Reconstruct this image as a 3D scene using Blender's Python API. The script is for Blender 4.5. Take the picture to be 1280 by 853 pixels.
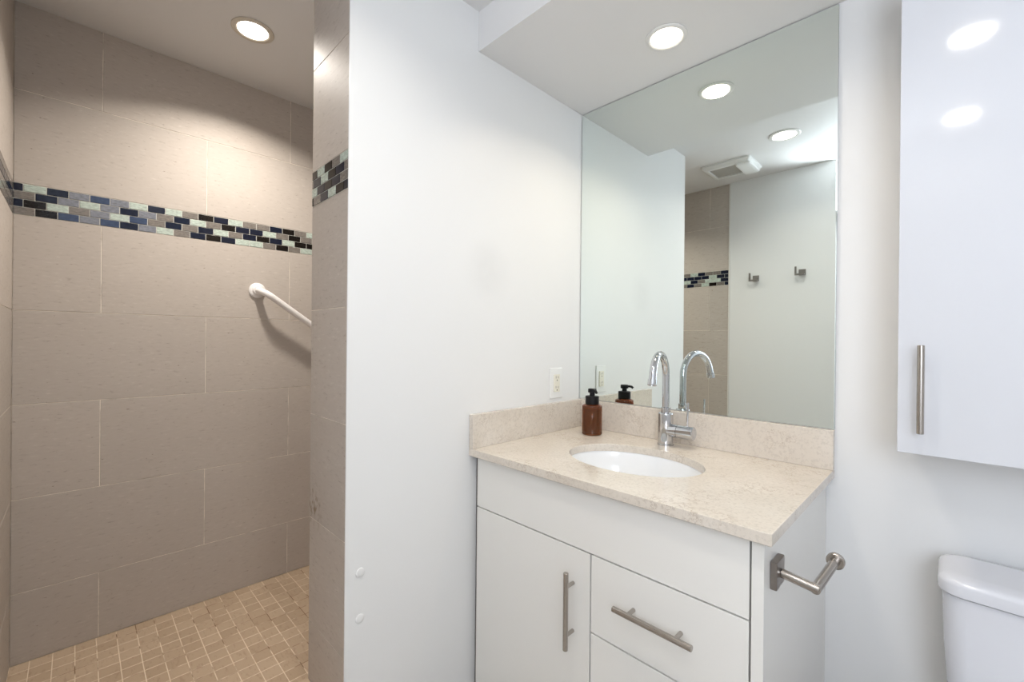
import bpy, bmesh, math, random
from mathutils import Vector, Matrix

random.seed(7)
for o in list(bpy.data.objects):
    bpy.data.objects.remove(o, do_unlink=True)
SC = bpy.context.scene
COL = SC.collection

# ------------------------------------------------------------------ camera, world, light, exposure
# Heights in this script are measured from the shower floor; the room floor lies UP below it.
UP = 0.14
SC.view_settings.view_transform = 'Standard'
SC.view_settings.look = 'None'
SC.view_settings.gamma = 1.0
SC.view_settings.use_curve_mapping = False
SC.view_settings.exposure = 0.01

cam_data = bpy.data.cameras.new('camera')
cam = bpy.data.objects.new('camera', cam_data)
COL.objects.link(cam)
SC.camera = cam
YAW, PITCH, ROLL, FPX = 0.7889, -0.0012, 0.0095, 548.12
cam_data.sensor_width = 36.0
cam_data.lens = FPX / 1280.0 * 36.0
cam_data.clip_start = 0.02
fw = Vector((-math.sin(YAW) * math.cos(PITCH), math.cos(YAW) * math.cos(PITCH), math.sin(PITCH)))
rt = fw.cross(Vector((0, 0, 1))).normalized()
upv = rt.cross(fw)
r2 = rt * math.cos(ROLL) + upv * math.sin(ROLL)
u2 = -rt * math.sin(ROLL) + upv * math.cos(ROLL)
m = Matrix((r2, u2, -fw)).transposed().to_4x4()
m.translation = Vector((1.0819, -1.4703, 1.0436 + UP))
cam.matrix_world = m

world = bpy.data.worlds.new('world')
SC.world = world
world.use_nodes = True
bg = world.node_tree.nodes['Background']
bg.inputs['Color'].default_value = (0.75, 0.86, 1.0, 1)
bg.inputs['Strength'].default_value = 0.6

LAMP_WARM = (1.0, 0.86, 0.68)
LAMP_SHOWER = (1.0, 0.93, 0.85)
LAMP_NEUTRAL = (1.0, 0.94, 0.86)
W_VANITY, W_SHOWER, W_ROOM = 2.4, 9.3, 2.3      # lamp power in watts
GLOW = 7.0
W_UPLIGHT, UPLIGHT_COLOR = 8.0, (0.84, 0.91, 1.0)
DAY_POWER, DAY_COLOR = 24.0, (0.80, 0.87, 1.0)

# room dimensions (metres)
ZF = -UP                    # room floor
HM = 1.9713                 # underside of the dropped ceiling over the vanity
ZC = 2.0985                 # main ceiling
L = 0.9839                  # partition length
T = 0.2416                  # partition thickness
D = 1.0018                  # shower back wall at x = -D
MY = 1.6148                 # opposite wall at y = -MY
SO = 0.5591                 # dropped ceiling depth
XR = 2.12                   # right wall
YB = -2.12                  # back of the recess with the added window
XM = 0.602                  # right end of the opposite wall
W = 0.8556                  # worktop width
DD = 0.5848                 # worktop depth
H = 0.7002                  # worktop height
CT = 0.024                  # worktop thickness
HS = 0.108                  # upstand height

day_area = bpy.data.lights.new('added_daylight', 'AREA')
day_area.shape = 'RECTANGLE'
day_area.size, day_area.size_y = 0.68, 1.15
day_area.energy = DAY_POWER
day_area.color = DAY_COLOR
so = bpy.data.objects.new('added_daylight', day_area)
COL.objects.link(so)
so.location = (1.70, YB - 0.16, 1.42 + UP)
so.rotation_euler = (math.radians(100), 0, 0)  # unseen area light, added behind the camera to bring in daylight

# ------------------------------------------------------------------ node helpers
def mat(name, color=(0.8, 0.8, 0.8), rough=0.5, metal=0.0, **kw):
    mt = bpy.data.materials.new(name)
    mt.use_nodes = True
    b = mt.node_tree.nodes['Principled BSDF']
    b.inputs['Base Color'].default_value = (*color, 1)
    b.inputs['Roughness'].default_value = rough
    b.inputs['Metallic'].default_value = metal
    for k, v in kw.items():
        b.inputs[k.replace('_', ' ')].default_value = v
    return mt

class NT:
    def __init__(s, mt):
        s.t = mt.node_tree
        s.b = s.t.nodes['Principled BSDF']
    def n(s, typ, **kw):
        nd = s.t.nodes.new(typ)
        for k, v in kw.items():
            if k.startswith('i_'):
                nd.inputs[k[2:].replace('_', ' ')].default_value = v
            else:
                setattr(nd, k, v)
        return nd
    def l(s, a, b):
        s.t.links.new(a, b)
    def coords(s, scale=(1, 1, 1), loc=(0, 0, 0)):
        tc = s.n('ShaderNodeTexCoord')
        mp = s.n('ShaderNodeMapping')
        mp.inputs['Scale'].default_value = scale
        mp.inputs['Location'].default_value = loc
        s.l(tc.outputs['Object'], mp.inputs['Vector'])
        return mp.outputs['Vector']
    def noise(s, vec, scale, detail=4, rough=0.55):
        nd = s.n('ShaderNodeTexNoise')
        nd.inputs['Scale'].default_value = scale
        nd.inputs['Detail'].default_value = detail
        nd.inputs['Roughness'].default_value = rough
        s.l(vec, nd.inputs['Vector'])
        return nd.outputs['Fac']
    def ramp(s, fac, stops):
        nd = s.n('ShaderNodeValToRGB')
        cr = nd.color_ramp
        while len(cr.elements) < len(stops):
            cr.elements.new(0.5)
        for e, (p, c) in zip(cr.elements, stops):
            e.position = p
            e.color = (*c, 1) if len(c) == 3 else c
        s.l(fac, nd.inputs['Fac'])
        return nd.outputs['Color']
    def mix(s, fac, a, b, mode='MIX'):
        nd = s.n('ShaderNodeMix', data_type='RGBA', blend_type=mode)
        for i, v in ((0, fac), (6, a), (7, b)):
            if hasattr(v, 'links'):
                s.l(v, nd.inputs[i])
            elif i == 0:
                nd.inputs[0].default_value = v
            else:
                nd.inputs[i].default_value = (*v, 1)
        return nd.outputs[2]
    def bump(s, height, strength, dist=0.001):
        nd = s.n('ShaderNodeBump')
        nd.inputs['Strength'].default_value = strength
        nd.inputs['Distance'].default_value = dist
        s.l(height, nd.inputs['Height'])
        s.l(nd.outputs['Normal'], s.b.inputs['Normal'])

def paint(name, color, rough=0.45, dark_spot=None):
    mt = mat(name, color, rough)
    k = NT(mt)
    v = k.coords()
    k.bump(k.noise(v, 260, 3), 0.06, 0.0006)
    col = k.ramp(k.noise(v, 2.2, 2), [(0.3, tuple(c * 0.985 for c in color)), (0.7, color)])
    if dark_spot:
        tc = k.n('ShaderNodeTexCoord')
        # a slightly darker patch fading outward, broken up by noise
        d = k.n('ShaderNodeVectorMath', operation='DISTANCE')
        d.inputs[1].default_value = dark_spot[:3]
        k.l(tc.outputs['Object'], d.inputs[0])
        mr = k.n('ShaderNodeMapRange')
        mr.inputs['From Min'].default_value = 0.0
        mr.inputs['From Max'].default_value = dark_spot[3]
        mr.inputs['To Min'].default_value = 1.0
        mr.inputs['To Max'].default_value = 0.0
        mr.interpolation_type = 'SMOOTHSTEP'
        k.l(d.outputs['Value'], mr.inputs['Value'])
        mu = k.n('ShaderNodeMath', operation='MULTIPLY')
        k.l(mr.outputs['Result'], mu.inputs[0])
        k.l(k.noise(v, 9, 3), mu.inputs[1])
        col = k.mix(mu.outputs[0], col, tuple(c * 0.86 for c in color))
    k.l(col, k.b.inputs['Base Color'])
    return mt

WHITE = paint('white_wall_paint', (0.80, 0.80, 0.79), 0.42)
WHITE_SPOT = paint('white_wall_paint_spot', (0.80, 0.80, 0.79), 0.42, (0.0, -0.51, 1.27 + UP, 0.13))
CEIL = paint('ceiling_paint', (0.76, 0.75, 0.74), 0.6)

def tile_mat():
    base = (0.51, 0.458, 0.408)
    mt = mat('beige_stone_tile', base, 0.55, Specular_IOR_Level=0.2)
    k = NT(mt)
    v = k.coords((38, 38, 140))
    fl = k.noise(v, 1.0, 6, 0.62)
    col = k.ramp(fl, [(0.0, (0.28, 0.24, 0.20)), (0.30, (0.41, 0.36, 0.315)), (0.40, base),
                      (0.60, (0.525, 0.473, 0.423)), (0.72, (0.59, 0.54, 0.485))])
    big = k.noise(k.coords((2.5, 2.5, 6)), 1.0, 3)
    col = k.mix(k.ramp(big, [(0.35, (0, 0, 0)), (0.65, (1, 1, 1))]), col, k.mix(0.10, col, (0.35, 0.30, 0.26)))
    # sparse dark pits
    pit = k.ramp(k.noise(k.coords((55, 55, 150), (3, 7, 1)), 1.0, 2), [(0.22, (1, 1, 1)), (0.29, (0, 0, 0))])
    col = k.mix(pit, col, (0.24, 0.19, 0.155))
    g = k.n('ShaderNodeNewGeometry')
    rn = k.ramp(g.outputs['Random Per Island'], [(0, (0.95, 0.95, 0.95)), (1, (1.04, 1.035, 1.03))])
    col = k.mix(1.0, col, rn, 'MULTIPLY')
    # soap and rust dirt left on the end of the partition near the lower joint
    tc = k.n('ShaderNodeTexCoord')
    dd = k.n('ShaderNodeVectorMath', operation='DISTANCE')
    dd.inputs[1].default_value = (-0.222, -L, 0.565 + UP)
    k.l(tc.outputs['Object'], dd.inputs[0])
    near = k.ramp(dd.outputs['Value'], [(0.0, (1, 1, 1)), (0.085, (0, 0, 0))])
    spots = k.ramp(k.noise(k.coords((60, 60, 34), (2, 1, 5)), 1.0, 3), [(0.50, (0, 0, 0)), (0.62, (1, 1, 1))])
    col = k.mix(k.mix(1.0, near, spots, 'MULTIPLY'), col, (0.19, 0.12, 0.05))
    k.l(col, k.b.inputs['Base Color'])
    k.bump(fl, 0.10, 0.0008)
    return mt
TILE = tile_mat()

def grout_mat(name, c):
    mt = mat(name, c, 0.8)
    k = NT(mt)
    k.l(k.ramp(k.noise(k.coords(), 14, 4), [(0.3, tuple(x * 0.55 for x in c)), (0.55, c)]), k.b.inputs['Base Color'])
    return mt
GROUT = grout_mat('cream_grout', (0.86, 0.79, 0.69))
GROUT_MOSAIC = mat('mosaic_grout', (0.58, 0.57, 0.52), 0.75)

def glass_tile(name, c):
    mt = mat(name, c, 0.12)
    k = NT(mt)
    fl = k.noise(k.coords((90, 90, 220)), 1.0, 3)
    k.l(k.ramp(fl, [(0.3, tuple(x * 0.72 for x in c)), (0.7, tuple(min(1, x * 1.25) for x in c))]), k.b.inputs['Base Color'])
    k.b.inputs['Specular IOR Level'].default_value = 0.26
    return mt
MOS = {'N': glass_tile('navy_glass_tile', (0.010, 0.014, 0.030)),
       'K': glass_tile('black_glass_tile', (0.010, 0.008, 0.007)),
       'T': glass_tile('taupe_glass_tile', (0.205, 0.185, 0.165)),
       'G': glass_tile('pale_green_glass_tile', (0.46, 0.53, 0.47)),
       'B': glass_tile('daylight_sheen_grey_tile', (0.21, 0.22, 0.25)),  # blue-grey stands for reflected daylight, put into the tile colour
       'U': glass_tile('daylight_sheen_blue_tile', (0.050, 0.072, 0.13))}  # bluer navy, with the daylight reflection put into the colour

def floor_tile_mat():
    base = (0.46, 0.345, 0.24)
    mt = mat('tan_floor_mosaic_tile', base, 0.45)
    k = NT(mt)
    g = k.n('ShaderNodeNewGeometry')
    col = k.ramp(g.outputs['Random Per Island'], [(0, (0.425, 0.315, 0.215)), (0.5, base), (1, (0.495, 0.375, 0.265))])
    fl = k.noise(k.coords((40, 110, 40)), 1.0, 5)
    col = k.mix(k.ramp(fl, [(0.32, (1, 1, 1)), (0.45, (0, 0, 0))]), col, k.mix(0.4, col, (0.30, 0.2, 0.13)))
    k.l(col, k.b.inputs['Base Color'])
    return mt
FTILE = floor_tile_mat()
FGROUT = mat('floor_grout', (0.5, 0.4, 0.3), 0.85)
k = NT(FGROUT)
k.l(k.ramp(k.noise(k.coords((1, 1, 1), (3, 1, 0)), 11, 3), [(0.38, (0.22, 0.14, 0.08)), (0.48, (0.72, 0.60, 0.46))]), k.b.inputs['Base Color'])

def stone_mat():
    base = (0.68, 0.615, 0.535)
    mt = mat('cream_quartz', base, 0.16)
    k = NT(mt)
    v = k.coords()
    n1 = k.noise(v, 5, 7, 0.65)
    n2 = k.noise(v, 130, 3, 0.7)
    col = k.ramp(n1, [(0.32, (0.645, 0.58, 0.50)), (0.5, base), (0.66, (0.72, 0.66, 0.585))])
    # thin broken brownish veins
    n3 = k.noise(k.coords((1, 1, 1), (5, 2, 8)), 17, 6, 0.72)
    vein = k.ramp(n3, [(0.486, (0, 0, 0)), (0.498, (1, 1, 1)), (0.502, (1, 1, 1)), (0.514, (0, 0, 0))])
    brk = k.ramp(k.noise(k.coords((1, 1, 1), (1, 9, 4)), 9, 2), [(0.48, (0, 0, 0)), (0.60, (1, 1, 1))])
    vb = k.mix(1.0, vein, brk, 'MULTIPLY')
    col = k.mix(vb, col, k.mix(0.62, col, (0.36, 0.27, 0.19)))
    sp = k.ramp(n2, [(0.38, (1, 1, 1)), (0.50, (0, 0, 0))])
    col = k.mix(sp, col, k.mix(0.26, col, (0.40, 0.35, 0.30)))
    k.l(col, k.b.inputs['Base Color'])
    return mt
STONE = stone_mat()

def lacquer(name, c, rough):
    mt = mat(name, c, rough)
    k = NT(mt)
    k.l(k.ramp(k.noise(k.coords(), 5, 2), [(0.3, tuple(x * 0.99 for x in c)), (0.7, c)]), k.b.inputs['Base Color'])
    return mt
VAN = lacquer('ivory_satin_lacquer', (0.80, 0.785, 0.745), 0.20)
VAN_SHADE = mat('cabinet_gap_shade', (0.12, 0.11, 0.10), 0.6)  # carcass coloured dark to paint shade into the gaps between fronts
GLOSS = lacquer('white_gloss_lacquer', (0.66, 0.67, 0.70), 0.07)
PORC = mat('white_porcelain', (0.66, 0.665, 0.70), 0.10)
PORC_SINK = mat('white_sink_porcelain', (0.86, 0.87, 0.88), 0.10)
CHROME = mat('polished_chrome', (0.60, 0.61, 0.63), 0.04, 1.0)
NICKEL = mat('brushed_nickel', (0.43, 0.395, 0.36), 0.26, 1.0)
k = NT(NICKEL)
k.bump(k.noise(k.coords((700, 700, 700)), 1, 2), 0.05, 0.0003)
NICKEL_D = mat('dark_brushed_nickel', (0.30, 0.27, 0.25), 0.30, 1.0)
WPLAST = mat('white_plastic', (0.82, 0.82, 0.80), 0.30)
LIGHTRING = mat('cream_lamp_trim', (0.62, 0.56, 0.47), 0.4)
LIGHTRING_W = mat('white_lamp_trim', (0.76, 0.75, 0.72), 0.4)
ALMOND = mat('almond_plastic', (0.80, 0.765, 0.65), 0.35)
DARK = mat('dark_slot', (0.02, 0.018, 0.016), 0.6)
GRILLE = mat('fan_grille_plastic', (0.50, 0.48, 0.44), 0.5)
BARW = mat('white_enamel', (0.82, 0.79, 0.77), 0.28)
BLACKP = mat('black_plastic', (0.006, 0.006, 0.007), 0.36, Specular_IOR_Level=0.22)
EDGE = mat('aluminium_edge_trim', (0.72, 0.70, 0.66), 0.4)
AMBER = mat('amber_glass', (0.42, 0.13, 0.030), 0.02, 0.0, Transmission_Weight=0.85, IOR=1.45)
LIQ = mat('dark_soap', (0.055, 0.015, 0.005), 0.10)
FLOOR = mat('grey_floor_tile', (0.45, 0.42, 0.38), 0.4)
k = NT(FLOOR)
br = k.n('ShaderNodeTexBrick')
k.l(k.coords((1, 1, 1)), br.inputs['Vector'])
br.inputs['Color1'].default_value = (0.50, 0.465, 0.42, 1)
br.inputs['Color2'].default_value = (0.46, 0.43, 0.39, 1)
br.inputs['Mortar'].default_value = (0.55, 0.51, 0.46, 1)
br.inputs['Scale'].default_value = 1.6
br.inputs['Mortar Size'].default_value = 0.006
k.l(br.outputs['Color'], k.b.inputs['Base Color'])

MIRROR = bpy.data.materials.new('mirror_silver')
MIRROR.use_nodes = True
b = MIRROR.node_tree.nodes['Principled BSDF']
b.inputs['Base Color'].default_value = (0.83, 0.885, 0.855, 1)
b.inputs['Metallic'].default_value = 1.0
b.inputs['Roughness'].default_value = 0.0
MIRROR_EDGE = mat('mirror_edge', (0.05, 0.065, 0.06), 0.25)

def glow(name, color, strength):
    mt = mat(name, (0.9, 0.9, 0.88), 0.4)
    b = mt.node_tree.nodes['Principled BSDF']
    b.inputs['Emission Color'].default_value = (*color, 1)
    b.inputs['Emission Strength'].default_value = strength
    return mt

# ------------------------------------------------------------------ mesh helpers
def obj(name, bm, mats, parent=None, smooth=True, kind=None, label=None):
    """Link the bmesh (built in scene coordinates, heights from the shower floor) as ONE object."""
    bmesh.ops.remove_doubles(bm, verts=bm.verts, dist=1e-6)
    bmesh.ops.recalc_face_normals(bm, faces=bm.faces)
    off = Vector((0, 0, UP))
    p = parent
    while p:
        off -= p.location
        p = p.parent
    bmesh.ops.translate(bm, verts=bm.verts, vec=off)
    me = bpy.data.meshes.new(name)
    bm.to_mesh(me)
    bm.free()
    for mm in (mats if isinstance(mats, (list, tuple)) else [mats]):
        me.materials.append(mm)
    if smooth:
        for p in me.polygons:
            p.use_smooth = True
        me.set_sharp_from_angle(angle=math.radians(35))
    o = bpy.data.objects.new(name, me)
    COL.objects.link(o)
    if smooth:
        wn = o.modifiers.new('weighted_normals', 'WEIGHTED_NORMAL')
        wn.keep_sharp = True
        wn.weight = 100
    if parent:
        o.parent = parent
    if kind:
        o['kind'] = kind
    if label:
        o['label'] = label
    return o

def tag(o, label, cat, group=None):
    o['label'] = label
    o['category'] = cat
    if group:
        o['group'] = group
    return o

def thing(name, loc, label, cat, group=None):
    o = bpy.data.objects.new(name, None)
    o.empty_display_size = 0.05
    COL.objects.link(o)
    o.location = (loc[0], loc[1], loc[2] + UP)
    return tag(o, label, cat, group)

def struct(name, bm, mats, **kw):
    return obj(name, bm, mats, kind='structure', **kw)

def box(bm, lo, hi, bev=0.0, seg=2, mi=0):
    g = bmesh.ops.create_cube(bm, size=1.0)
    vs = g['verts']
    c = [(lo[i] + hi[i]) / 2 for i in range(3)]
    s = [hi[i] - lo[i] for i in range(3)]
    for v in vs:
        v.co = Vector([c[i] + v.co[i] * s[i] for i in range(3)])
    fs = set(f for v in vs for f in v.link_faces)
    for f in fs:
        f.material_index = mi
    if bev > 0:
        es = list(set(e for v in vs for e in v.link_edges))
        r = bmesh.ops.bevel(bm, geom=es, offset=bev, segments=seg, profile=0.5, affect='EDGES', clamp_overlap=True)
        for f in r['faces']:
            f.material_index = mi
    return vs

def ring_verts(bm, c, ax, rx, ry, n, a, b):
    return [bm.verts.new(c + a * (math.cos(2 * math.pi * i / n) * rx) + b * (math.sin(2 * math.pi * i / n) * ry)) for i in range(n)]

def bridge(bm, r0, r1, mi=0):
    n = len(r0)
    for i in range(n):
        f = bm.faces.new((r0[i], r0[(i + 1) % n], r1[(i + 1) % n], r1[i]))
        f.material_index = mi

def frame(d):
    d = d.normalized()
    h = Vector((0, 0, 1)) if abs(d.z) < 0.9 else Vector((1, 0, 0))
    a = d.cross(h).normalized()
    return a, d.cross(a).normalized()

def revolve(bm, base, axis, prof, n=32, mi=0, cap=True):
    """prof: list of (distance along axis, radius)."""
    base = Vector(base)
    axis = Vector(axis).normalized()
    a, b = frame(axis)
    prev = None
    first = None
    for t, r in prof:
        rr = ring_verts(bm, base + axis * t, axis, max(r, 1e-4), max(r, 1e-4), n, a, b)
        if prev:
            bridge(bm, prev, rr, mi)
        else:
            first = rr
        prev = rr
    if cap:
        for rr in (first, prev):
            f = bm.faces.new(rr)
            f.material_index = mi

def rod(bm, p0, p1, r, n=24, bev=0.0008, mi=0):
    p0, p1 = Vector(p0), Vector(p1)
    ln = (p1 - p0).length
    revolve(bm, p0, p1 - p0, [(0, r - bev), (bev, r), (ln - bev, r), (ln, r - bev)], n, mi)

def tube(bm, pts, r, n=20, mi=0):
    pts = [Vector(p) for p in pts]
    prev = None
    first = None
    a = None
    for i, p in enumerate(pts):
        d = (pts[min(i + 1, len(pts) - 1)] - pts[max(i - 1, 0)]).normalized()
        if a is None:
            a, b_ = frame(d)
        a = (a - d * a.dot(d)).normalized()
        b_ = d.cross(a).normalized()
        rr = ring_verts(bm, p, d, r, r, n, a, b_)
        if prev:
            bridge(bm, prev, rr, mi)
        else:
            first = rr
        prev = rr
    bm.faces.new(first)
    bm.faces.new(prev)

def rrect(cx, cy, hx, hy, r, seg=6):
    out = []
    for qx, qy, a0 in ((1, 1, 0), (-1, 1, 90), (-1, -1, 180), (1, -1, 270)):
        for i in range(seg + 1):
            a = math.radians(a0 + 90 * i / seg)
            out.append((cx + qx * (hx - r) + r * math.cos(a), cy + qy * (hy - r) + r * math.sin(a)))
    return out

def loft(bm, sections, mi=0, cap=(True, True)):
    """sections: list of (outline [(x, y)], z)."""
    prev = None
    first = None
    for out, z in sections:
        rr = [bm.verts.new((x, y, z)) for x, y in out]
        if prev:
            bridge(bm, prev, rr, mi)
        else:
            first = rr
        prev = rr
    if cap[0]:
        bm.faces.new(first).material_index = mi
    if cap[1]:
        bm.faces.new(prev).material_index = mi

# ------------------------------------------------------------------ the setting
bm = bmesh.new(); box(bm, (-T, YB - 0.15, ZF - 0.1), (XR + 0.1, 0.1, ZF))
struct('floor', bm, FLOOR)
bm = bmesh.new(); box(bm, (-D - 0.12, YB - 0.15, ZC), (XR + 0.1, 0.1, ZC + 0.1))
struct('ceiling', bm, CEIL)
bm = bmesh.new(); box(bm, (0.0005, -SO, HM), (XR, -0.0005, ZC), 0.0)
struct('ceiling_dropped', bm, CEIL)
bm = bmesh.new(); box(bm, (0.0, 0.0, ZF), (XR + 0.1, 0.1, ZC))
struct('wall_vanity', bm, WHITE)
bm = bmesh.new(); box(bm, (-T + 0.009, -L + 0.009, ZF), (0.0, 0.1, ZC))
struct('wall_partition', bm, WHITE_SPOT)
bm = bmesh.new(); box(bm, (XR, YB, ZF), (XR + 0.1, 0.0, ZC))
struct('wall_right', bm, WHITE)
bm = bmesh.new()
box(bm, (0.0234, -MY - 0.1, ZF), (XM, -MY, ZC))
box(bm, (XM - 0.1, YB, ZF), (XM, -MY - 0.1, ZC))
struct('wall_opposite', bm, WHITE)
# wall around the added, unseen window in the recess
WX0, WX1, WZ0, WZ1 = 1.35, 2.05, 0.82, 2.04
bm = bmesh.new()
for lo, hi in (((XM - 0.1, ZF), (WX0, ZC)), ((WX1, ZF), (XR + 0.1, ZC)), ((WX0, ZF), (WX1, WZ0)), ((WX0, WZ1), (WX1, ZC))):
    box(bm, (lo[0], YB - 0.12, lo[1]), (hi[0], YB, hi[1]))
struct('wall_recess', bm, WHITE)
bm = bmesh.new()
fwid = 0.045
for lo, hi in (((WX0, WZ0), (WX0 + fwid, WZ1)), ((WX1 - fwid, WZ0), (WX1, WZ1)), ((WX0 + fwid, WZ0), (WX1 - fwid, WZ0 + fwid)), ((WX0 + fwid, WZ1 - fwid), (WX1 - fwid, WZ1))):
    box(bm, (lo[0], YB - 0.09, lo[1]), (hi[0], YB - 0.04, hi[1]), 0.004)
struct('added_window_1', bm, WPLAST)  # frame of an unseen window, added to let daylight in

# --- tiled shower walls: every tile and mosaic chip modelled, one mesh per wall
ZR = [0.0, 0.2246, 0.5238, 0.8246, 1.1255, 1.4277, 1.5276, 1.8228, ZC]
TILE_R = 0.0012     # tile faces stand this far out of the grout
GAP = 0.0022
MATS = [TILE, GROUT, GROUT_MOSAIC] + [MOS[c] for c in 'NKTGBU']
MI = {c: 3 + i for i, c in enumerate('NKTGBU')}

def put(bm, org, ux, nrm, u0, u1, z0, z1, d0, d1, mi, bev=0.0):
    pts = [org + ux * u + nrm * d for u in (u0, u1) for d in (d0, d1)]
    lo = (min(p.x for p in pts), min(p.y for p in pts), z0)
    hi = (max(p.x for p in pts), max(p.y for p in pts), z1)
    box(bm, lo, hi, bev, 1, mi)

def tiled_wall(bm, org, ux, nrm, u0, u1, joints, m_off, rows, rnd=0):
    """joints: list (one per z-row) of vertical joint positions; m_off: mosaic joint offset of the odd rows."""
    rg = random.Random(rnd)
    put(bm, org, ux, nrm, u0, u1, ZR[0] - 0.0, ZC, -0.008, -TILE_R, 1)
    for i in range(len(ZR) - 1):
        za, zb = ZR[i], ZR[i + 1]
        if i == 5:
            put(bm, org, ux, nrm, u0, u1, za, zb, -0.006, -TILE_R * 0.55, 2)
            h = (zb - za) / 4
            for r in range(4):
                zt = zb - r * h
                off = m_off if r % 2 == 0 else m_off + 0.0254
                kk = math.floor((u0 - off) / 0.0508)
                seq = rows[r]
                idx = 0
                while True:
                    a = max(u0, off + kk * 0.0508)
                    e = min(u1, off + (kk + 1) * 0.0508)
                    if a >= u1:
                        break
                    kk += 1
                    if e - a < 0.005:
                        continue
                    ch = seq[idx] if idx < len(seq) else rg.choice('NKTTGNTG')
                    idx += 1
                    put(bm, org, ux, nrm, a + 0.0011, e - 0.0011, zt - h + 0.0011, zt - 0.0011, -0.004, 0.0008, MI[ch], 0.0007)
            continue
        js = [u0] + [j for j in joints[i] if u0 + 0.01 < j < u1 - 0.01] + [u1]
        for a, e in zip(js[:-1], js[1:]):
            put(bm, org, ux, nrm, a + GAP / 2, e - GAP / 2, za + GAP / 2, zb - GAP / 2, -0.006, 0.0, 0, 0.0006)

V1, V2, V3 = -1.4106, -1.1076, -0.8002
V4, V5 = -0.4975, -0.195
odd, even = [V1, V3, V5], [V2, V4]
rowsb = ['NGNBUBGNGTKNGTTNKTGNT', 'TNBGBNBTNGTKNNGTKTNGT', 'NKGTBGUTNTNGTNKNGKKTN', 'TKUBUNBGTNKNGGTKTGNTK']
SHE = -0.02   # hidden right end of the shower
bm = bmesh.new()
box(bm, (-D - 0.1, -MY - 0.1, ZF), (-D - 0.008, 0.1, ZC), mi=1)
tiled_wall(bm, Vector((-D, 0, 0)), Vector((0, 1, 0)), Vector((1, 0, 0)), -MY, SHE,
           [odd, even, odd, even, odd, [], even, odd], -1.593 - 0.0508, rowsb, 3)
struct('wall_shower_back', bm, MATS, smooth=False)

rowso = ['TGNTTN', 'NNNGNNG', 'GNTGGN', 'NTGKTNG']
pad = lambda s, n, sd: ''.join(random.Random(sd).choice('NKTTGNTG') for _ in range(n)) + s
bm = bmesh.new()
box(bm, (-D - 0.008, -MY - 0.1, ZF), (0.0234, -MY - 0.008, ZC), mi=1)
jo, je = [-0.7, -0.1], [-0.4]
tiled_wall(bm, Vector((0, -MY, 0)), Vector((1, 0, 0)), Vector((0, 1, 0)), -D, 0.0234,
           [jo, je, jo, je, jo, [], je, jo], 0.0234 - 0.0508 * 22, [pad(rowso[0], 15, 1), pad(rowso[1], 15, 2), pad(rowso[2], 15, 3), pad(rowso[3], 15, 4)], 5)
struct('wall_shower_left', bm, MATS, smooth=False)
bm = bmesh.new(); box(bm, (0.0236, -MY, ZF), (0.0316, -MY + 0.004, ZC), 0.001)
struct('trim_1', bm, EDGE)

rowsj = ['KGKTGK', 'TNGKN', 'GNKNTK', 'KTNGK']
bm = bmesh.new()
tiled_wall(bm, Vector((0, -L, 0)), Vector((1, 0, 0)), Vector((0, -1, 0)), -T, -0.0035,
           [[]] * 8, -0.205 - 0.0508, rowsj, 8)
tiled_wall(bm, Vector((-T, 0, 0)), Vector((0, 1, 0)), Vector((-1, 0, 0)), -L + 0.009, SHE,
           [odd, even, odd, even, odd, [], even, odd], -1.593 - 0.0508, ['', '', '', ''], 9)
box(bm, (-T + 0.001, -L + 0.008, ZF), (-0.004, -L + 0.0095, 0.0), mi=1)
struct('wall_shower_jamb', bm, MATS, smooth=False)
bm = bmesh.new(); box(bm, (-0.0035, -L - 0.0005, ZF), (0.0006, -L + 0.009, ZC), 0.0004, 1)
struct('trim_2', bm, WHITE)
bm = bmesh.new()
box(bm, (-D - 0.008, SHE + 0.008, ZF), (-T + 0.009, 0.1, ZC), mi=1)
tiled_wall(bm, Vector((0, SHE, 0)), Vector((1, 0, 0)), Vector((0, -1, 0)), -D, -T, [jo, je] * 4, -D, ['', '', '', ''], 10)
struct('wall_shower_right', bm, MATS, smooth=False)

# shower floor: small square tiles
bm = bmesh.new()
box(bm, (-D, -MY, ZF), (-T, SHE, -0.0005), mi=1)
P = 0.0515
ny = int((MY + SHE) / P) + 1
nx = int((D - T) / P) + 1
for i in range(nx):
    for j in range(ny):
        x0, y0 = -D + i * P, -1.571 + (j - 1) * P
        xa, xb = max(x0, -D) + 0.0011, min(x0 + P, -T) - 0.0011
        ya, yb = max(y0, -MY) + 0.0011, min(y0 + P, SHE) - 0.0011
        if xb - xa > 0.004 and yb - ya > 0.004:
            box(bm, (xa, ya, -0.004), (xb, yb, 0.0), 0.0006, 1, 0)
struct('floor_shower', bm, [FTILE, FGROUT], smooth=False)
# curb between shower and room
bm = bmesh.new()
box(bm, (-T, -MY + 0.0005, ZF), (-0.0, -L - 0.001, 0.054), 0.003)
struct('trim_3', bm, [FTILE])
# baseboards
bm = bmesh.new(); box(bm, (0.858, -0.014, ZF), (XR, 0.0, ZF + 0.09), 0.003)
struct('baseboard_vanity', bm, WPLAST)
bm = bmesh.new(); box(bm, (0.0, -L, ZF), (0.012, -DD - 0.03, ZF + 0.09), 0.003)
struct('baseboard_partition', bm, WPLAST)

# ------------------------------------------------------------------ mirror
bm = bmesh.new()
box(bm, (0.003, -0.0045, H + HS + 0.002), (W, -0.0005, HM - 0.0035), 0.0)
for f in bm.faces:
    f.material_index = 0 if f.normal.y < -0.9 else 1
mir = obj('mirror', bm, [MIRROR, MIRROR_EDGE], smooth=False)
tag(mir, 'tall frameless wall mirror above the stone backsplash of the vanity', 'mirror')

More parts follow.
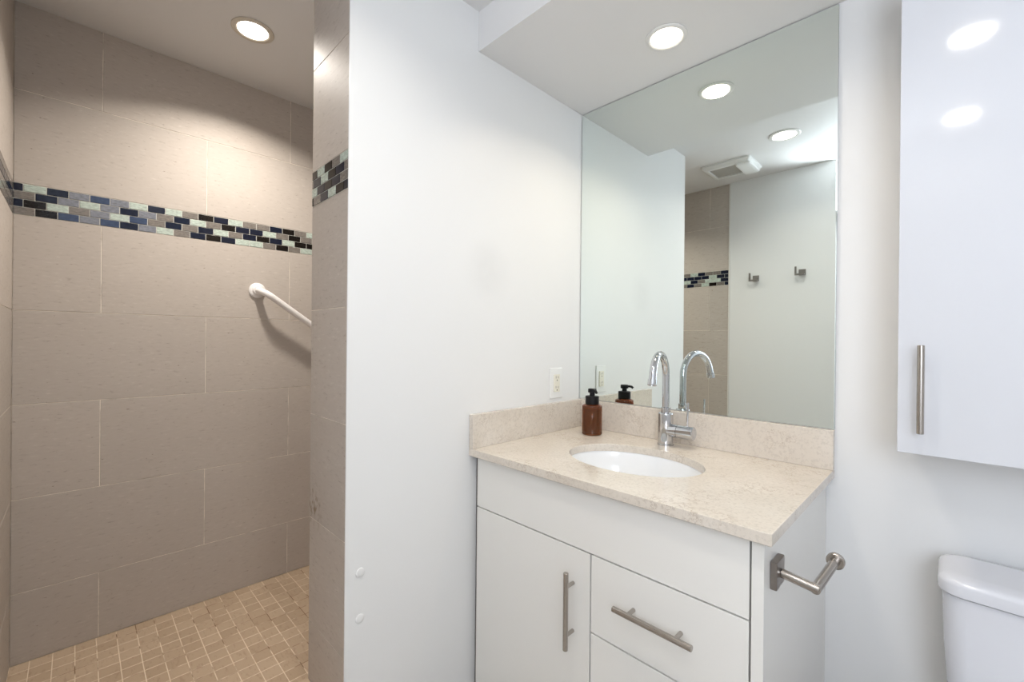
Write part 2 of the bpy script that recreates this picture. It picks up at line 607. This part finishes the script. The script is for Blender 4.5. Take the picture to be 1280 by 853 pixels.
# ------------------------------------------------------------------ worktop with oval cut-out, upstands
SX, SY, SA, SB = 0.4185, -0.306, 0.201, 0.152
wt = thing('countertop', (W / 2, -DD / 2, H - CT), 'cream stone worktop with oval cut-out on the white vanity', 'countertop')
def rect_hit(a, x0, x1, y0, y1):
    dx, dy = math.cos(a), math.sin(a)
    ts = []
    if dx: ts += [((x1 if dx > 0 else x0) - SX) / dx]
    if dy: ts += [((y1 if dy > 0 else y0) - SY) / dy]
    t = min(t for t in ts if t > 0)
    return (SX + dx * t, SY + dy * t)
X0, X1, Y0, Y1 = 0.001, W, -DD, -0.001
angs = [2 * math.pi * i / 144 for i in range(144)]
for cx_, cy_ in ((X0, Y0), (X1, Y0), (X1, Y1), (X0, Y1)):
    a = math.atan2(cy_ - SY, cx_ - SX) % (2 * math.pi)
    j = min(range(len(angs)), key=lambda i: abs(angs[i] - a))
    angs[j] = a
bm = bmesh.new()
def wt_out(ins, z):
    return [bm.verts.new((*rect_hit(a, X0 + ins, X1 - ins, Y0 + ins, Y1 - ins), z)) for a in angs]
def wt_in(gr, z):
    return [bm.verts.new((SX + (SA + gr) * math.cos(a), SY + (SB + gr) * math.sin(a), z)) for a in angs]
loops = [wt_in(0.0, H - CT), wt_in(0.0, H - 0.0025), wt_in(0.0008, H - 0.0008), wt_in(0.0025, H), wt_out(0.0025, H), wt_out(0.0007, H - 0.0007), wt_out(0.0, H - 0.0025), wt_out(0.0, H - CT + 0.002), wt_out(0.002, H - CT)]
for r0, r1 in zip(loops[:-1], loops[1:]):
    bridge(bm, r0, r1)
bridge(bm, loops[-1], loops[0])
obj('slab', bm, STONE, wt)
bm = bmesh.new(); box(bm, (0.0205, -0.0205, H), (W, -0.001, H + HS), 0.0015)
tag(obj('backsplash', bm, STONE), 'long cream stone backsplash strip along the mirror bottom', 'backsplash')
bm = bmesh.new(); box(bm, (0.001, -DD, H), (0.02, -0.001, H + HS), 0.0015)
tag(obj('backsplash', bm, STONE), 'short cream stone splash strip on the side wall below the socket', 'backsplash')

# ------------------------------------------------------------------ sink
sk = thing('sink', (SX, SY, H - CT - 0.15), 'white oval undermount basin set into the cream worktop', 'sink')
bm = bmesh.new()
n = 72
def ell(s, z):
    return [bm.verts.new((SX + SA * s * math.cos(2 * math.pi * i / n), SY + (SB / SA) * SA * s * math.sin(2 * math.pi * i / n), z)) for i in range(n)]
zt = H - CT
prof = [(1.10, zt - 0.020), (1.10, zt - 0.0005), (1.012, zt - 0.0005), (1.0, zt - 0.006), (0.98, zt - 0.03), (0.93, zt - 0.07), (0.82, zt - 0.105), (0.62, zt - 0.128), (0.35, zt - 0.140), (0.13, zt - 0.143)]
outer = [(0.13, zt - 0.155), (0.40, zt - 0.151), (0.70, zt - 0.138), (0.90, zt - 0.112), (1.01, zt - 0.075), (1.05, zt - 0.030)]
rings = [ell(s, z) for s, z in prof + outer]
for r0, r1 in zip(rings[:-1], rings[1:]):
    bridge(bm, r0, r1)
bridge(bm, rings[-1], rings[0])
obj('basin', bm, PORC_SINK, sk)
bm = bmesh.new()
revolve(bm, (SX, SY, zt - 0.157), (0, 0, 1), [(0, 0.018), (0.012, 0.018), (0.0125, 0.026), (0.0165, 0.025), (0.018, 0.017), (0.0165, 0.015), (0.020, 0.013), (0.022, 0.004)])
obj('drain', bm, CHROME, sk)

# ------------------------------------------------------------------ vanity cabinet
XL, XP0, XP1 = 0.020, 0.8165, 0.838
YF = -0.565
ZT = H - CT - 0.0005
van = thing('vanity_cabinet', (0.42, -0.28, ZF), 'white vanity cabinet with one door and a drawer stack below the stone worktop', 'cabinet')
bm = bmesh.new()
box(bm, (0.001, YF + 0.02, ZF + 0.08), (0.018, -0.001, ZT))
box(bm, (0.001, YF + 0.012, ZF + 0.08), (0.0185, YF + 0.022, ZT), 0.001)
box(bm, (0.018, YF + 0.02, ZF + 0.08), (XP0, -0.001, ZF + 0.098))
box(bm, (0.018, -0.02, ZF + 0.098), (XP0, -0.001, ZT))
box(bm, (0.4455, YF + 0.02, ZF + 0.098), (0.4625, -0.02, 0.50))
box(bm, (0.018, YF + 0.07, ZF), (XP0, YF + 0.085, ZF + 0.08))
obj('carcass', bm, VAN_SHADE, van)
bm = bmesh.new(); box(bm, (XP0, YF, ZF), (XP1, -0.001, ZT), 0.001)
obj('side_panel', bm, VAN, van)
bm = bmesh.new(); box(bm, (XL, YF, 0.5185), (XP0 - 0.0035, YF + 0.019, ZT - 0.006), 0.0012)
obj('false_front', bm, VAN, van)

def bar_handle(parent, p0, p1, out, r, inset):
    """bar pull standing off a front: p0-p1 is the bar axis, out the vector back to the front."""
    p0, p1, out = Vector(p0), Vector(p1), Vector(out)
    bm = bmesh.new()
    rod(bm, p0, p1, r)
    d = (p1 - p0).normalized()
    for c in (p0 + d * inset, p1 - d * inset):
        rod(bm, c, c + out, r * 0.72, 18)
    return obj('handle', bm, NICKEL, parent, label='brushed metal bar handle')

bm = bmesh.new(); box(bm, (XL, YF, ZF + 0.085), (0.4515, YF + 0.019, 0.5150), 0.0012)
door = obj('door', bm, VAN, van)
bar_handle(door, (0.402, YF - 0.032, 0.268), (0.402, YF - 0.032, 0.462), (0, 0.0315, 0), 0.0066, 0.036)
for z0, z1, hz in ((0.3255, 0.5150, 0.432), (0.1215, 0.3220, 0.238), (ZF + 0.085, 0.1180, 0.05)):
    bm = bmesh.new(); box(bm, (0.4555, YF, z0), (XP0 - 0.0035, YF + 0.019, z1), 0.0012)
    dr = obj('drawer', bm, VAN, van)
    bar_handle(dr, (0.537, YF - 0.032, hz), (0.719, YF - 0.032, hz), (0, 0.0315, 0), 0.0066, 0.036)

# ------------------------------------------------------------------ toilet-roll holder on the side panel
tp = thing('toilet_roll_holder', (XP1, -0.5, 0.60), 'brushed metal L-shaped toilet roll holder on the side of the vanity', 'toilet roll holder')
bm = bmesh.new(); box(bm, (XP1 + 0.0003, -0.529, 0.573), (XP1 + 0.0125, -0.476, 0.626), 0.002)
obj('mounting_plate', bm, NICKEL_D, tp)
bm = bmesh.new()
rod(bm, (XP1 + 0.0125, -0.4995, 0.5985), (0.912, -0.4995, 0.590), 0.0088)
obj('post', bm, NICKEL, tp)
bm = bmesh.new()
rod(bm, (0.906, -0.505, 0.5905), (0.911, -0.335, 0.5875), 0.0088)
rod(bm, (0.911, -0.345, 0.5875), (0.911, -0.333, 0.5875), 0.0165, 32, 0.002)
obj('roll_bar', bm, NICKEL, tp)

# ------------------------------------------------------------------ faucet
FX, FY = 0.405, -0.070
fc = thing('faucet', (FX, FY, H), 'polished chrome gooseneck faucet behind the oval basin', 'faucet')
bm = bmesh.new()
revolve(bm, (FX, FY, H), (0, 0, 1), [(0, 0.0270), (0.004, 0.0270), (0.0055, 0.0245), (0.102, 0.0245), (0.106, 0.0225), (0.108, 0.014)], 40)
obj('body', bm, CHROME, fc)
bm = bmesh.new()
pts = [(FX, FY, H + 0.106 + i * 0.02) for i in range(8)]
R = 0.0800
SW = math.radians(12)      # the spout is swung a little to the right
HX, HY = math.sin(SW), -math.cos(SW)
zc_ = 0.9230
pts = [p for p in pts if p[2] < zc_ - 0.005] + [(FX, FY, zc_)]
for i in range(1, 25):
    a = math.radians(162 * i / 24)
    hr = R - R * math.cos(a)
    pts.append((FX + HX * hr, FY + HY * hr, zc_ + R * math.sin(a)))
px, py, pz = pts[-1]
a = math.radians(162)
dv = Vector((HX * math.sin(a), HY * math.sin(a), math.cos(a)))
for s in (0.012, 0.024):
    pts.append((px + dv.x * s, py + dv.y * s, pz + dv.z * s))
tube(bm, pts, 0.0115, 24)
revolve(bm, (FX, FY, H + 0.104), (0, 0, 1), [(0, 0.0150), (0.020, 0.0150), (0.022, 0.0118)], 32)
obj('spout', bm, CHROME, fc)
bm = bmesh.new()
e = Vector(pts[-1])
revolve(bm, e - dv * 0.004, dv, [(0, 0.0118), (0.0008, 0.0138), (0.017, 0.0138), (0.018, 0.0125), (0.018, 0.010), (0.016, 0.0095)], 32)
obj('aerator', bm, CHROME, fc)
bm = bmesh.new()
rod(bm, (FX + 0.010, FY, H + 0.050), (FX + 0.095, FY, H + 0.050), 0.0215, 40, 0.002)
hb = obj('lever_barrel', bm, CHROME, fc)
bm = bmesh.new()
rod(bm, (FX + 0.073, FY, H + 0.066), (FX + 0.0755, FY, H + 0.148), 0.0031, 16)
obj('lever_pin', bm, CHROME, hb)
bm = bmesh.new()
revolve(bm, (FX + 0.042, FY, H + 0.05), (1, 0, 0), [(0, 0.0216), (0.0012, 0.0216)], 40)
obj('lever_seam', bm, DARK, hb)

# ------------------------------------------------------------------ soap dispenser
BX, BY = 0.1425, -0.117
sp = thing('soap_dispenser', (BX, BY, H), 'amber glass soap bottle with black pump, on the worktop left of the faucet', 'soap dispenser')
bm = bmesh.new()
revolve(bm, (BX, BY, H + 0.0002), (0, 0, 1), [(0, 0.031), (0.001, 0.034), (0.004, 0.0368), (0.102, 0.0368), (0.107, 0.0355), (0.110, 0.031), (0.1115, 0.022), (0.119, 0.0215),
        (0.119, 0.0195), (0.110, 0.0195), (0.107, 0.029), (0.104, 0.0342), (0.013, 0.0342), (0.010, 0.031), (0.010, 0.002)], 48)
obj('bottle', bm, AMBER, sp, label='amber brown glass bottle')
bm = bmesh.new()
revolve(bm, (BX, BY, H + 0.0105), (0, 0, 1), [(0, 0.031), (0.002, 0.0338), (0.086, 0.0338), (0.0865, 0.002)], 40)
obj('soap', bm, LIQ, sp)
bm = bmesh.new()
revolve(bm, (BX, BY, H + 0.1118), (0, 0, 1), [(0, 0.0245), (0.001, 0.0250), (0.028, 0.0250), (0.030, 0.0235), (0.0305, 0.010), (0.050, 0.0092)], 40)
obj('collar', bm, BLACKP, sp, label='black pump collar')
bm = bmesh.new()
revolve(bm, (BX, BY, H + 0.1535), (0, 0, 1), [(0, 0.0130), (0.001, 0.0155), (0.013, 0.0155), (0.015, 0.0135)], 36)
nd = Vector((0.88, -0.47, 0)).normalized()
tube(bm, [Vector((BX, BY, H + 0.1625)), Vector((BX, BY, H + 0.1625)) + nd * 0.020, Vector((BX, BY, H + 0.1610)) + nd * 0.028, Vector((BX, BY, H + 0.1555)) + nd * 0.034], 0.0048, 16)
obj('pump_head', bm, BLACKP, sp, label='black pump head with short nozzle')

# ------------------------------------------------------------------ outlet
OY, OZ = -0.157, 0.8810
ot = thing('wall_outlet', (0, OY, OZ), 'white double wall socket just left of the mirror', 'outlet')
bm = bmesh.new(); box(bm, (0.0002, OY - 0.036, OZ - 0.058), (0.0045, OY + 0.036, OZ + 0.058), 0.0020, 3)
obj('cover_plate', bm, WPLAST, ot)
bm = bmesh.new()
box(bm, (0.0045, OY - 0.0165, OZ - 0.0335), (0.0082, OY + 0.0165, OZ + 0.0335), 0.0008)
obj('receptacle', bm, ALMOND, ot, label='ivory socket face')
bm = bmesh.new()
for dz in (0.019, -0.019):
    box(bm, (0.0080, OY - 0.0075, OZ + dz - 0.001), (0.0084, OY - 0.0058, OZ + dz + 0.0085))
    box(bm, (0.0080, OY + 0.0058, OZ + dz - 0.001), (0.0084, OY + 0.0075, OZ + dz + 0.0070))
    revolve(bm, (0.0080, OY, OZ + dz - 0.0075), (1, 0, 0), [(0, 0.0026), (0.0004, 0.0026)], 14)
obj('socket_slots', bm, DARK, ot)

# ------------------------------------------------------------------ screw caps on the partition wall
for z, lb in ((0.437, 'small round white screw cap, the upper of two low on the partition wall'), (0.317, 'small round white screw cap, the lower of two low on the partition wall')):
    bm = bmesh.new()
    revolve(bm, (0.0002, -0.9445, z), (1, 0, 0), [(0, 0.0120), (0.0015, 0.0118), (0.0028, 0.0100), (0.0034, 0.006), (0.0034, 0.0005)], 28)
    tag(obj('screw_cap', bm, WHITE), lb, 'screw cap', 'screw caps on the partition wall')

# ------------------------------------------------------------------ grab bar
gb = thing('grab_bar', (-D, -0.93, 1.245), 'white sloping grab bar on the tiled shower wall', 'grab bar')
SH = 0.062
y0, z0 = -0.928, 1.245
y1, z1 = -0.46, 0.918
dy, dz = (y1 - y0), (z1 - z0)
ln = math.hypot(dy, dz); dy /= ln; dz /= ln
path = []
for i in range(13):
    a = math.radians(90 * i / 12)
    path.append(Vector((-D + 0.004 + (SH - 0.004) * math.sin(a), y0 + dy * 0.05 * (1 - math.cos(a)), z0 + dz * 0.05 * (1 - math.cos(a)))))
path2 = []
for p in reversed(path):
    t = (p.y - y0) / dy if dy else 0
    path2.append(Vector((p.x, y1 - dy * t, z1 - dz * t)))
bm = bmesh.new(); tube(bm, path + path2, 0.0135, 20)
obj('rail', bm, BARW, gb)
for yy, zz in ((y0, z0), (y1, z1)):
    bm = bmesh.new()
    revolve(bm, (-D + 0.0009, yy, zz), (1, 0, 0), [(0, 0.032), (0.004, 0.032), (0.007, 0.029), (0.009, 0.021), (0.016, 0.0165)], 40)
    for aa in (100, 220, 340):
        revolve(bm, (-D + 0.006, yy + 0.0245 * math.cos(math.radians(aa)), zz + 0.0245 * math.sin(math.radians(aa))), (1, 0, 0), [(0, 0.0042), (0.0022, 0.0040), (0.0030, 0.0025)], 14)
    obj('flange', bm, BARW, gb)

# ------------------------------------------------------------------ wall cabinet over the toilet
CXL, CXR, CYF, CZ0, CZ1 = 0.9965, 1.46, -0.200, 0.8095, 1.90
wc = thing('wall_cabinet', ((CXL + CXR) / 2, -0.1, CZ0), 'tall glossy white wall cabinet hung above the toilet', 'cabinet')
bm = bmesh.new()
tt = 0.016
box(bm, (CXL + 0.001, CYF + 0.021, CZ0), (CXL + tt, -0.001, CZ1), 0.0006)
box(bm, (CXR - tt, CYF + 0.021, CZ0), (CXR - 0.001, -0.001, CZ1), 0.0006)
box(bm, (CXL + tt, CYF + 0.021, CZ0), (CXR - tt, -0.001, CZ0 + tt), 0.0006)
box(bm, (CXL + tt, CYF + 0.021, CZ1 - tt), (CXR - tt, -0.001, CZ1), 0.0006)
box(bm, (CXL + tt, -0.008, CZ0 + tt), (CXR - tt, -0.001, CZ1 - tt))
obj('cabinet_body', bm, GLOSS, wc)
bm = bmesh.new(); box(bm, (CXL, CYF, CZ0), (CXR, CYF + 0.0195, CZ1), 0.0015)
cd = obj('door', bm, GLOSS, wc)
bar_handle(cd, (1.0345, CYF - 0.032, 0.858), (1.0345, CYF - 0.032, 1.042), (0, 0.0315, 0), 0.0060, 0.030)

# ------------------------------------------------------------------ toilet
TX0, TX1 = 1.061, 1.475
TCX = (TX0 + TX1) / 2
TYB, TYF = -0.022, -0.190
tl = thing('toilet', (TCX, -0.35, ZF), 'white close-coupled toilet under the glossy wall cabinet', 'toilet')
cy_ = (TYB + TYF) / 2
hy_ = (TYB - TYF) / 2
hx_ = (TX1 - TX0) / 2
bm = bmesh.new()
secs = []
for z, sx, sy in ((0.180, 0.045, 0.030), (0.190, 0.036, 0.022), (0.300, 0.018, 0.010), (0.420, 0.010, 0.005), (0.524, 0.007, 0.004)):
    secs.append((rrect(TCX, cy_ + sy * 0.0, hx_ - sx, hy_ - sy, 0.035), z))
loft(bm, secs)
obj('tank', bm, PORC, tl)
bm = bmesh.new()
secs = []
for z, s in ((0.5265, 0.004), (0.5285, 0.001), (0.533, 0.0), (0.549, 0.0), (0.556, 0.003), (0.561, 0.010), (0.5635, 0.020), (0.5645, 0.034)):
    secs.append((rrect(TCX, cy_, hx_ - s, hy_ + 0.004 - s, max(0.040 - s * 0.5, 0.01)), z))
loft(bm, secs)
lid = obj('tank_lid', bm, PORC, tl)
bm = bmesh.new()
revolve(bm, (TCX, cy_, 0.5643), (0, 0, 1), [(0, 0.021), (0.004, 0.0205), (0.005, 0.018), (0.0055, 0.002)], 28)
obj('flush_button', bm, CHROME, lid)
def oval(yc, hx, hyf, hyb, n=48):
    out = []
    for i in range(n):
        a = 2 * math.pi * i / n
        s = math.sin(a)
        out.append((TCX + hx * math.cos(a), yc + (hyb if s > 0 else hyf) * s))
    return out
bm = bmesh.new()
loft(bm, [(oval(-0.34, 0.115, 0.20, 0.22), ZF), (oval(-0.34, 0.112, 0.195, 0.215), ZF + 0.03), (oval(-0.35, 0.105, 0.20, 0.20), ZF + 0.14),
          (oval(-0.38, 0.15, 0.235, 0.20), ZF + 0.25), (oval(-0.40, 0.182, 0.262, 0.22), ZF + 0.33), (oval(-0.40, 0.186, 0.268, 0.225), ZF + 0.385), (oval(-0.40, 0.180, 0.262, 0.22), ZF + 0.392)])
box(bm, (TCX - 0.13, -0.21, ZF + 0.24), (TCX + 0.13, -0.05, ZF + 0.318), 0.02, 3)
obj('bowl', bm, PORC, tl)
bm = bmesh.new()
loft(bm, [(oval(-0.405, 0.184, 0.266, 0.195), ZF + 0.394), (oval(-0.405, 0.188, 0.27, 0.198), ZF + 0.400), (oval(-0.405, 0.188, 0.27, 0.198), ZF + 0.408), (oval(-0.405, 0.184, 0.266, 0.194), ZF + 0.413)])
obj('seat', bm, WPLAST, tl)
bm = bmesh.new()
loft(bm, [(oval(-0.405, 0.184, 0.266, 0.192), ZF + 0.4145), (oval(-0.405, 0.188, 0.27, 0.195), ZF + 0.420), (oval(-0.405, 0.186, 0.268, 0.193), ZF + 0.430), (oval(-0.405, 0.17, 0.25, 0.178), ZF + 0.436)])
obj('seat_lid', bm, WPLAST, tl)

# ------------------------------------------------------------------ recessed ceiling lamps
def downlight(x, y, z, ro, ri, trim, color, watts, label, spread=140):
    t = thing('ceiling_light', (x, y, z), label, 'light', 'recessed round ceiling lights')
    bm = bmesh.new()
    b0 = Vector((x, y, z))
    a, b_ = frame(Vector((0, 0, -1)))
    prof = [(0.0003, ro), (0.003, ro), (0.0055, ro - 0.004), (0.0055, ri + 0.004), (0.003, ri + 0.0005), (0.0003, ri + 0.0005)]
    rings = [ring_verts(bm, b0 + Vector((0, 0, -h)), None, r, r, 56, a, b_) for h, r in prof]
    for r0, r1 in zip(rings, rings[1:] + rings[:1]):
        bridge(bm, r0, r1)
    obj('trim_ring', bm, trim, t)
    bm = bmesh.new()
    revolve(bm, (x, y, z), (0, 0, -1), [(0.0004, ri), (0.0026, ri), (0.0040, ri * 0.85), (0.0044, ri * 0.4), (0.0045, 0.001)], 48)
    obj('lens', bm, glow('lamp_glow', color, GLOW), t, label='glowing lens')
    ld = bpy.data.lights.new('lamp_beam', 'AREA')
    ld.shape = 'DISK'
    ld.size = ri * 1.9
    ld.spread = math.radians(spread)
    ld.energy = watts
    ld.color = color
    lo = bpy.data.objects.new('lamp_beam', ld)
    COL.objects.link(lo)
    lo.parent = t
    lo.location = (0, 0, -0.006)
    return t
downlight(0.459, -0.203, HM, 0.0600, 0.0455, LIGHTRING_W, LAMP_WARM, W_VANITY, 'lit ceiling light in the dropped ceiling above the vanity')
downlight(-0.617, -1.048, ZC, 0.0640, 0.0460, LIGHTRING, LAMP_SHOWER, W_SHOWER, 'lit ceiling light with beige ring above the shower', 136)
downlight(0.471, -1.077, ZC, 0.0700, 0.0520, LIGHTRING_W, LAMP_NEUTRAL, W_ROOM * 1.15, 'lit ceiling light seen in the mirror beside the fan', 136)
downlight(1.118, -1.077, ZC, 0.0700, 0.0520, LIGHTRING_W, LAMP_NEUTRAL, W_ROOM, 'lit ceiling light whose larger upper glint shows on the wall cabinet', 165)
downlight(1.100, -1.810, ZC, 0.0700, 0.0520, LIGHTRING_W, LAMP_NEUTRAL, W_ROOM, 'lit ceiling light whose smaller lower glint shows on the wall cabinet', 165)

# ------------------------------------------------------------------ exhaust fan on the main ceiling
ef = thing('exhaust_fan', (0.133, -1.322, ZC), 'white ceiling exhaust fan with grey grille, seen in the mirror', 'fan')
bm = bmesh.new()
fx0, fx1, fy0, fy1 = -0.004, 0.270, -1.437, -1.207
def sq(z, s):
    return (rrect((fx0 + fx1) / 2, (fy0 + fy1) / 2, (fx1 - fx0) / 2 - s, (fy1 - fy0) / 2 - s, max(0.014 - s * 0.3, 0.004), 4), z)
loft(bm, [sq(ZC - 0.0003, 0.0), sq(ZC - 0.010, 0.0), sq(ZC - 0.022, 0.012), sq(ZC - 0.024, 0.020), sq(ZC - 0.024, 0.034), sq(ZC - 0.012, 0.036)])
obj('housing', bm, WPLAST, ef)
bm = bmesh.new()
for i in range(13):
    yy = fy0 + 0.042 + i * 0.0122
    box(bm, (fx0 + 0.037, yy, ZC - 0.020), (fx1 - 0.085, yy + 0.0072, ZC - 0.0125), 0.001, 1)
box(bm, (fx0 + 0.036, fy0 + 0.036, ZC - 0.0125), (fx1 - 0.036, fy1 - 0.036, ZC - 0.0115))
obj('grille', bm, GRILLE, ef, label='grey slatted grille')
bm = bmesh.new()
loft(bm, [(rrect(fx1 - 0.046, (fy0 + fy1) / 2, 0.040, (fy1 - fy0) / 2 - 0.018, 0.014, 4), ZC - 0.0245),
          (rrect(fx1 - 0.046, (fy0 + fy1) / 2, 0.039, (fy1 - fy0) / 2 - 0.020, 0.014, 4), ZC - 0.034),
          (rrect(fx1 - 0.046, (fy0 + fy1) / 2, 0.028, (fy1 - fy0) / 2 - 0.034, 0.012, 4), ZC - 0.040)])
obj('light_cover', bm, WPLAST, ef, label='white light cover at one end')

# ------------------------------------------------------------------ robe hooks on the opposite wall
def hook(x, z, label):
    y = -MY
    t = thing('robe_hook', (x, y, z), label, 'hook', 'robe hooks on the opposite wall')
    bm = bmesh.new(); box(bm, (x - 0.018, y + 0.0002, z - 0.018), (x + 0.018, y + 0.007, z + 0.018), 0.0015)
    obj('backplate', bm, NICKEL_D, t)
    bm = bmesh.new()
    box(bm, (x - 0.010, y + 0.007, z - 0.019), (x + 0.016, y + 0.034, z - 0.009), 0.001)
    box(bm, (x - 0.034, y + 0.022, z - 0.019), (x - 0.010, y + 0.034, z - 0.009), 0.001)
    box(bm, (x - 0.034, y + 0.022, z - 0.009), (x - 0.025, y + 0.034, z + 0.034), 0.001)
    obj('peg', bm, NICKEL_D, t)
hook(0.190, 1.4545, 'square metal robe hook nearer the shower tiles, reflected in the mirror')
hook(0.442, 1.468, 'square metal robe hook farther from the shower tiles, reflected in the mirror')

# ------------------------------------------------------------------ unseen uplighter added at the opposite wall's end to brighten the ceiling
UXc, UYc, UZc = XM + 0.062, -MY - 0.050, 1.80
ul = thing('added_uplight', (XM, UYc, UZc), 'unseen white half-bowl uplighter, added to brighten the ceiling past the mirror edge', 'light')
bm = bmesh.new()
box(bm, (XM + 0.0003, UYc - 0.035, UZc - 0.06), (XM + 0.010, UYc + 0.035, UZc + 0.01), 0.003)
obj('backplate', bm, WPLAST, ul)
bm = bmesh.new()
revolve(bm, (UXc, UYc, UZc), (0, 0, 1), [(-0.055, 0.010), (-0.050, 0.026), (-0.030, 0.044), (0.0, 0.051), (0.003, 0.051), (0.003, 0.048), (-0.004, 0.046), (-0.004, 0.002)], 40)
obj('bowl', bm, WPLAST, ul)
bm = bmesh.new()
revolve(bm, (UXc, UYc, UZc - 0.0038), (0, 0, 1), [(0.0, 0.040), (0.003, 0.040), (0.0045, 0.034), (0.005, 0.002)], 32)
obj('lens', bm, glow('uplight_glow', UPLIGHT_COLOR, GLOW), ul, label='glowing lens')
ld = bpy.data.lights.new('uplight_beam', 'AREA')
ld.shape = 'DISK'
ld.size = 0.075
ld.energy = W_UPLIGHT
ld.color = UPLIGHT_COLOR
lo = bpy.data.objects.new('uplight_beam', ld)
COL.objects.link(lo)
lo.parent = ul
lo.location = (UXc - XM, 0, 0.004)
lo.rotation_euler = (math.pi, 0, 0)
